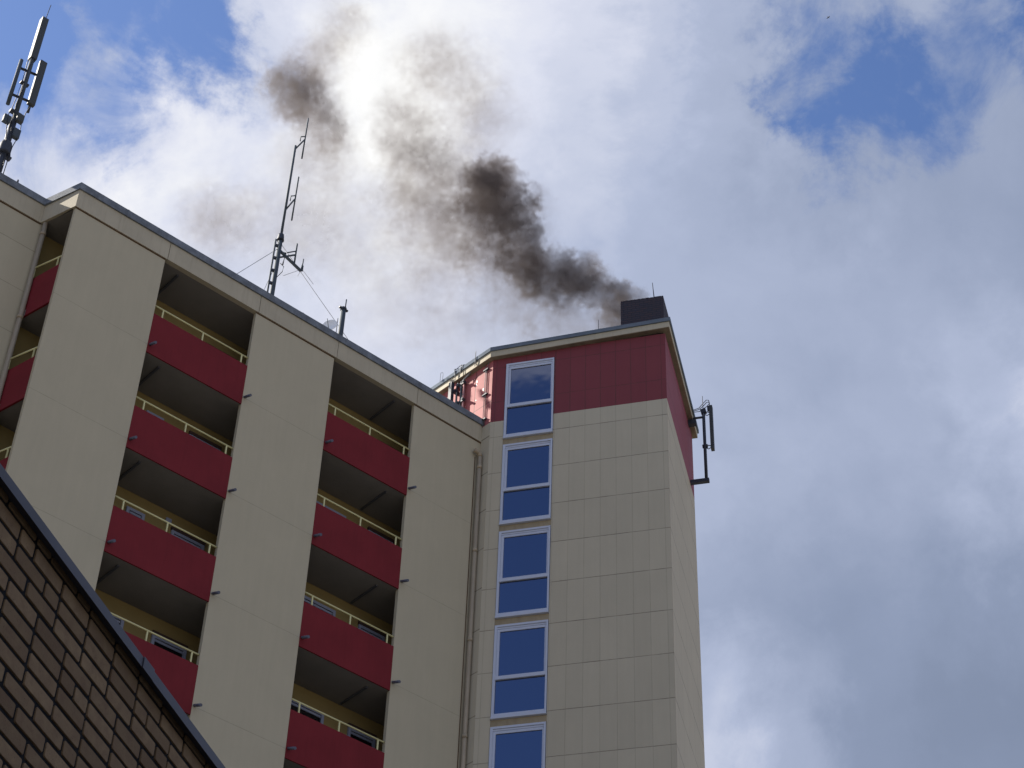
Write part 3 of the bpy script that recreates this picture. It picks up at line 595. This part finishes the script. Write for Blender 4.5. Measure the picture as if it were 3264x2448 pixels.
# ---- antenna and cable riser on the sunlit left face of the tower
la = thing('pole_antenna', to_world(twr, (*LP(1.36, 0, 0)[:2], TZ)), twr.rotation_euler.z, 'dark upright antenna on the sunlit pink face of the tower', 'antenna')
def l_(s, o, z): return (dL[0] * s + nL[0] * o, dL[1] * s + nL[1] * o, z)
MB().obox(l_(.03, .20, -1.35), (dL[0], dL[1], 0), (nL[0], nL[1], 0), (0, 0, 1), .055, .05, .90).build('panel', m_dark, la)
MB().tube([l_(-.06, .08, -.50), l_(-.06, .08, -2.4)], .028, 10).build('pole', m_galv, la)
for zz in (-.75, -1.6):
    MB().obox(l_(-.03, .09, zz), (dL[0], dL[1], 0), (nL[0], nL[1], 0), (0, 0, 1), .05, .09, .035).build('clamp', m_dark, la)
bx = MB().obox((*LP(1.43, .035, 0)[:2], TZ - .42), (dL[0], dL[1], 0), (nL[0], nL[1], 0), (0, 0, 1), .085, .034, .15)
bx.build('wall_pier', m_tl, twr)
cz = thing('cable_riser', to_world(twr, (*LP(1.08, 0, 0)[:2], TZ)), twr.rotation_euler.z, 'steel conduits with shiny clamps on the sunlit pink face of the tower', 'conduit')
MB().tube([l_(.06, .07, -.48), l_(.06, .07, -2.4)], .030, 10).build('conduit', m_galv, cz)
MB().tube([l_(-.05, .07, -.58), l_(-.05, .07, -2.4)], .030, 10).build('conduit', mat('pink_painted_conduit', (.40, .2, .2), .5, .4), cz)
for zz in (-.60, -1.22):
    b = MB(); b.tube([l_(.13, .10, zz + .02), l_(.13, .16, zz + .02)], .042, 12); b.tube([l_(-.10, .10, zz), l_(-.10, .17, zz)], .035, 12); b.mi = 1
    b.obox(l_(.01, .09, zz), (dL[0], dL[1], 0), (nL[0], nL[1], 0), (0, 0, 1), .13, .03, .035); b.build('clamp', [m_galv, m_dark], cz)
for pts in ([(.0, .12, -.55), (-.12, .12, -.48), (-.25, .1, -.38), (-.36, .1, -.22), (-.40, .16, -.05)],
            [(.02, .12, -.58), (-.1, .12, -.53), (-.28, .1, -.42), (-.40, .1, -.26), (-.44, .16, -.05)],
            [(.1, .1, -.62), (.03, .1, -.8), (-.04, .1, -1.0), (.04, .1, -1.2), (.0, .1, -1.6)],
            [(.03, .18, -.40), (.0, .18, .02), (.05, .05, .10), (.18, 0, .12), (.25, .18, .02), (.2, .18, -.38)],
            [(.2, .18, -.30), (.22, .19, -.05), (.1, .12, .09), (-.02, .05, .10), (-.06, .18, -.02), (-.05, .18, -.30)]):
    MB().tube([l_(*q) for q in pts], .010, 6).build('feed_cable', m_cable2, cz)
b = MB(); b.tube([(*LP(.50, .19, 0)[:2], TZ + .12), (*LP(.50, .19, 0)[:2], TZ - .14), (*LP(.48, .16, 0)[:2], TZ - .36)], .012, 6)
b.tube([(*LP(.50, .19, 0)[:2], TZ - .1), (*LP(.54, .16, 0)[:2], TZ - .36)], .008, 6); b.build('roof_edge_cable', m_cable2, twr)
# ================================================================== NEAR BRICK WALL
BA = 1.2656
bw_ = thing('brick_wall', (-1.7456, 5.4786, 0), BA, 'near brown brick wall with dark mortar and a dark metal coping, lower left', 'wall')
BZ = 4.2392 + 1.6
m_br = bpy.data.materials.new('brown_brick'); m_br.use_nodes = True; t = NT(m_br.node_tree); m_br.node_tree.nodes.clear()
P = t.n('ShaderNodeBsdfPrincipled'); t.n('ShaderNodeOutputMaterial', ins={0: P.outputs[0]}); P.inputs['Roughness'].default_value = .9; P.inputs['Specular IOR Level'].default_value = .2
co = t.n('ShaderNodeTexCoord').outputs['Object']; at = t.n('ShaderNodeAttribute', attribute_name='tone')
rp = t.n('ShaderNodeValToRGB', ins={0: at.outputs['Fac']}); rp.color_ramp.elements[0].color = (.118, .080, .045, 1); rp.color_ramp.elements[1].color = (.225, .160, .094, 1)
nn_ = t.noise(co, 14, 6, .65, .4).outputs[0]; c = t.mix(t.mr(nn_, .35, .7, .0, .6), rp.outputs[0], (.095, .055, .038))
sp = t.noise(co, 160, 2, .6).outputs[0]; c = t.mix(t.mr(sp, .64, .70, 0, .6), c, (.03, .02, .018))
c = t.mix(t.mr(t.noise(co, 420, 2, .5).outputs[0], .3, .7, 0, .2), c, (.20, .14, .09))
m_br.node_tree.links.new(c, P.inputs['Base Color'])
hh = t.m('ADD', t.m('MULTIPLY', t.noise(co, 60, 5, .65).outputs[0], .6), t.m('MULTIPLY', t.noise(co, 300, 3, .6).outputs[0], .4))
bb = t.n('ShaderNodeBump', ins={'Strength': .8, 'Distance': .004, 'Height': hh}); m_br.node_tree.links.new(bb.outputs[0], P.inputs['Normal'])
m_mort = mat('dark_mortar', (.014, .015, .018), .95, .1, bump=.8, bscale=150, var=.3, vscale=12)
# local: x along the wall, the face we see is towards -y
S0, S1 = -2.6, 7.0
body = MB().box(S0, S1, .0085, .24, 0, BZ + .0262).build('wall_core', m_mort, bw_)
b = MB(); tone = b.bm.faces.layers.float.new('tone')
row = 0; ztop = BZ + .0665
zc = ztop
while row < 46:
    z1 = min(zc - .0075, BZ + .025); z0 = zc - .0655
    x = S0 + random.random() * .1 + (.1125 if row % 2 else 0) - (.06 if row % 3 == 0 else 0)
    off0 = (.0 if row % 2 == 0 else .1125)
    x = -2.5875 + .6 * 0 + off0 + (0.0)
    while x < S1 - .3:
        L = .225
        if random.random() < .13: L = .1125
        xa = x + .0085 + random.uniform(-.0015, .0015); xb = x + L - .0085 + random.uniform(-.0015, .0015)
        za, zb = z0 + random.uniform(-.0015, .0015), z1 + random.uniform(-.0015, .0015)
        yf = random.uniform(-.0015, .0015)
        nb = len(b.bm.faces)
        # front face with a slightly rounded, irregular outline
        pts = []
        cxs = [(xa, za), (xb, za), (xb, zb), (xa, zb)]
        rr = .0045
        for i, (px, pz) in enumerate(cxs):
            pv = cxs[i - 1]; nx = cxs[(i + 1) % 4]
            def unit(q): 
                dx, dz = q[0] - px, q[1] - pz; l = math.hypot(dx, dz); return dx / l, dz / l
            a1, a2 = unit(pv), unit(nx)
            pts.append((px + a1[0] * rr, pz + a1[1] * rr)); pts.append((px + a2[0] * rr, pz + a2[1] * rr))
            if i in (0, 2):
                fr = random.uniform(.3, .7); ln = abs(nx[0] - px); pts.append((px + a2[0] * ln * fr, pz + random.uniform(-.0012, .0012)))
        outer = [b.bm.verts.new((px, .0095, pz)) for px, pz in pts]
        mx, mz_ = (xa + xb) / 2, (za + zb) / 2
        mid = [b.bm.verts.new((px, yf + .003, pz)) for px, pz in pts]
        inn = [b.bm.verts.new((px + (mx - px) * .02, yf + .001, pz + (mz_ - pz) * .06)) for px, pz in pts]
        n = len(pts); tn = min(1, max(0, random.gauss(.55, .28)))
        fs = []
        for i in range(n):
            fs.append(b.bm.faces.new((outer[i], outer[(i + 1) % n], mid[(i + 1) % n], mid[i])))
            f = b.bm.faces.new((mid[i], mid[(i + 1) % n], inn[(i + 1) % n], inn[i])); f.smooth = True; fs.append(f)
        fs.append(b.bm.faces.new(inn))
        for f in fs: f[tone] = tn
        x += L
    zc -= .075; row += 1
b.build('brickwork', m_br, bw_)
m_fl = mat('dark_metal_flashing', (.048, .048, .062), .5, .4, metal=.1, var=.2, vscale=6, stain=.3, staincol=(.04, .04, .05))
def flashing(x0, x1, o, e):
    b = MB(); b.box(x0, x1, -.048 - o, -.045 - o, BZ - .008 - e, BZ + .036 + e)
    b.box(x0, x1, -.0449 - o, .30 + o, BZ + .0265 + e, BZ + .0295 + e); b.box(x0, x1, .3005 + o, .3035 + o, BZ - .008 - e, BZ + .0295 + e)
    return b
flashing(S0, 1.075, 0, 0).build('metal_coping', m_fl, bw_)
flashing(1.085, S1, .0005, .0005).build('metal_coping', m_fl, bw_)
flashing(1.040, 1.135, .0045, .0035).build('lap_joint', m_fl, bw_)
# ================================================================== BIRD
bd = MB(); bd.tube([(-.35, 0, 0), (-.12, 0, .02), (.1, 0, .03), (.3, 0, 0)], .05, 8, .04)
bd.prism([(-.1, .0), (.12, .0), (-.02, .55), (-.10, .5)], 0.0, .03); bd.prism([(-.1, 0), (-.10, -.5), (-.02, -.55), (.12, 0)], 0.0, .03)
bo = bd.build('bird', m_cable); bo.location = (37.2, 150.0, 199.0); bo.rotation_euler = (.2, .1, .5); bo.scale = (.6, .6, .6)
tag(bo, 'tiny dark bird high in the clouds above the blue gap', 'bird')
# ================================================================== SMOKE
BLOBS = [[3.55,1.34,2.35,0.323,9],[3.29,1.34,2.31,0.423,10],[3.11,1.34,2.79,0.401,9],[3.2,1.34,2.03,0.372,7],[2.88,1.32,2.15,0.323,6],[2.65,1.18,2.55,0.425,7],[2.54,1.08,2.98,0.327,4],[2.2,1.01,2.49,0.45,6],[2.28,1.09,3.63,0.305,1.6],[2.33,1.12,4.1,0.204,0.9],[2.76,1.27,3.52,0.228,1.5],[1.94,0.85,3.1,0.606,6],[1.46,0.68,3.21,0.633,6],[1.35,0.63,2.43,0.551,5],[1.81,0.88,2.26,0.449,3],[1.0,0.42,2.87,0.58,5],[0.62,0.3,3.56,0.701,6],[0.66,0.33,4.31,0.644,6.5],[0.47,0.21,4.79,0.596,5.5],[1.0,0.57,4.02,0.461,2],[1.23,0.68,4.91,0.389,0.8],[0.27,0.13,5.51,0.681,6],[0.01,0.02,6.03,0.713,6.5],[-0.33,-0.07,6.59,0.666,6],[-0.58,-0.18,6.73,0.534,4],[-0.18,0.06,5.34,0.785,2.4],[-0.5,-0.07,5.85,0.725,2.2],[0.78,0.49,5.96,0.526,0.9],[-0.52,-0.06,4.54,1.037,1.0],[-0.0,0.15,3.54,0.894,0.9],[0.51,0.37,2.21,0.877,0.8],[1.8,1.0,1.5,0.989,0.7],[2.75,1.31,1.61,0.494,2.0],[3.0,1.34,1.76,0.371,4],[3.2,1.34,1.89,0.297,5],[2.64,1.22,1.71,0.371,2.2],[2.89,1.28,2.61,0.425,7],[0.88,0.53,1.42,0.867,0.45],[-1.45,-0.45,3.97,1.227,0.75],[-1.91,-0.61,5.6,1.256,0.6],[-1.5,-0.4,7.1,1.076,0.5],[-2.56,-0.82,8.08,0.958,0.7],[-2.98,-0.99,8.82,0.83,0.6],[-2.33,-0.77,6.49,1.071,0.55],[-1.33,-0.24,10.98,1.131,0.5],[-2.03,-0.5,11.93,1.004,0.4],[-0.49,0.09,9.64,0.97,0.4],[-1.08,-0.18,8.65,0.96,0.3],[-2.68,-0.77,11.78,0.861,0.25],[-6.16,-1.16,11.02,0.807,2.2],[-6.59,-1.16,10.91,0.692,2.0],[-6.96,-1.16,11.56,0.379,1.2],[-5.83,-1.16,9.97,0.767,2.0],[-5.37,-1.16,9.05,0.645,1.6],[-5.03,-1.12,8.35,0.694,0.9],[-4.78,-1.08,7.13,0.819,0.45],[-5.55,-1.12,12.12,0.874,0.6],[-5.07,-1.12,13.35,0.886,0.6],[-5.23,-1.12,14.32,0.673,0.4],[-5.84,-1.08,7.78,0.968,0.35],[-7.83,-1.04,5.52,1.086,0.5],[-8.47,-1.04,6.05,0.823,0.35],[-5.71,-1.0,5.09,1.469,0.3],[-3.86,-1.0,4.31,1.442,0.22],[-2.47,-0.95,1.55,1.509,0.22],[-0.82,-0.2,0.56,1.232,0.3]]
X0 = min(b[0] - b[3] for b in BLOBS) - .4; X1 = 4.2; Z0 = .2; Z1 = max(b[2] + b[3] for b in BLOBS) + .4; Y0, Y1 = min(b[1] - b[3] for b in BLOBS) - .3, 2.9
VS = .048
ng = bpy.data.node_groups.new('smoke_field', 'GeometryNodeTree')
ng.interface.new_socket('Geometry', in_out='INPUT', socket_type='NodeSocketGeometry')
ng.interface.new_socket('Geometry', in_out='OUTPUT', socket_type='NodeSocketGeometry')
G = NT(ng)
pos = G.n('GeometryNodeInputPosition').outputs[0]
nA = G.noise(pos, .55, 5, .55).outputs['Color']
nB = G.noise(pos, 1.9, 6, .6).outputs['Color']
sc_ = lambda v, k: G.n('ShaderNodeVectorMath', operation='SCALE', ins={0: v, 'Scale': k}).outputs[0]
wp = G.v('ADD', pos, G.v('ADD', sc_(G.v('SUBTRACT', nA, (.5, .5, .5)), 1.5), sc_(G.v('SUBTRACT', nB, (.5, .5, .5)), .75)))
# the plume is calmer next to the chimney
sxp = G.n('ShaderNodeSeparateXYZ', ins={0: pos}).outputs[0]
near = G.mr(sxp, 2.0, 3.6, 1.0, .45)
wp = G.v('ADD', pos, G.n('ShaderNodeVectorMath', operation='SCALE', ins={0: G.v('SUBTRACT', wp, pos), 'Scale': near}).outputs[0])
nC = G.noise(pos, 2.6, 7, .62).outputs[0]
nD = G.noise(pos, 1.15, 6, .58).outputs[0]
nE = G.noise(G.v('ADD', pos, (5.2, 1.3, 9.1)), 2.7, 5, .6).outputs[0]
bil = G.m('MULTIPLY', G.m('ABSOLUTE', G.m('SUBTRACT', nE, .5)), 3.8)
ero = G.m('MULTIPLY', G.mr(sxp, 2.2, 3.4, 1.0, .6), G.m('SUBTRACT', G.m('MULTIPLY', G.m('SUBTRACT', nC, .5), 1.2), G.m('SUBTRACT', bil, .18)))
tot = None
for (bx_, by_, bz_, br_, bd_) in BLOBS:
    dist = G.v('DISTANCE', wp, (bx_, by_, bz_))
    s_ = G.m('ADD', G.m('SUBTRACT', 1.0, G.m('DIVIDE', dist, br_ * (1.22 if bd_ > 3.5 else 1.45))), ero)
    dd = G.mr(s_, 0.0, .26 if bd_ > 3.5 else .55 if bd_ > 1.5 else .9, 0.0, bd_ if bd_ > 1.5 else bd_ * 1.9, 'SMOOTHSTEP')
    tot = dd if tot is None else G.m('ADD', tot, dd)
tot = G.m('MULTIPLY', G.m('MINIMUM', tot, 7.0), G.mr(nD, .33, .62, .30, 1.25))
vc = G.n('GeometryNodeVolumeCube', ins={'Density': tot, 'Min': (X0, Y0, Z0), 'Max': (X1, Y1, Z1), 'Resolution X': int((X1 - X0) / VS), 'Resolution Y': int((Y1 - Y0) / VS), 'Resolution Z': int((Z1 - Z0) / VS)})
m_sm = bpy.data.materials.new('soot_smoke'); m_sm.use_nodes = True; t = NT(m_sm.node_tree); m_sm.node_tree.nodes.clear()
pv = t.n('ShaderNodeVolumePrincipled'); t.n('ShaderNodeOutputMaterial', ins={'Volume': pv.outputs[0]})
pv.inputs['Color'].default_value = (.072, .068, .068, 1); pv.inputs['Absorption Color'].default_value = (.392, .362, .342, 1)
pv.inputs['Anisotropy'].default_value = .2; pv.inputs['Density'].default_value = .76
gm = G.n('GeometryNodeSetMaterial', ins={0: vc.outputs[0], 'Material': m_sm})
G.n('NodeGroupOutput', ins={0: gm.outputs[0]})
vd = bpy.data.volumes.new('smoke_plume'); vo = bpy.data.objects.new('smoke_plume', vd); link(vo)
vo.location = (-.5142, 38.0031, TZ); vo.rotation_euler = (0, 0, -0.26786)
vd.materials.append(m_sm)
md = vo.modifiers.new('field', 'NODES'); md.node_group = ng
tag(vo, 'dark brown grey smoke drifting left from the brick chimney', 'smoke', kind='stuff')
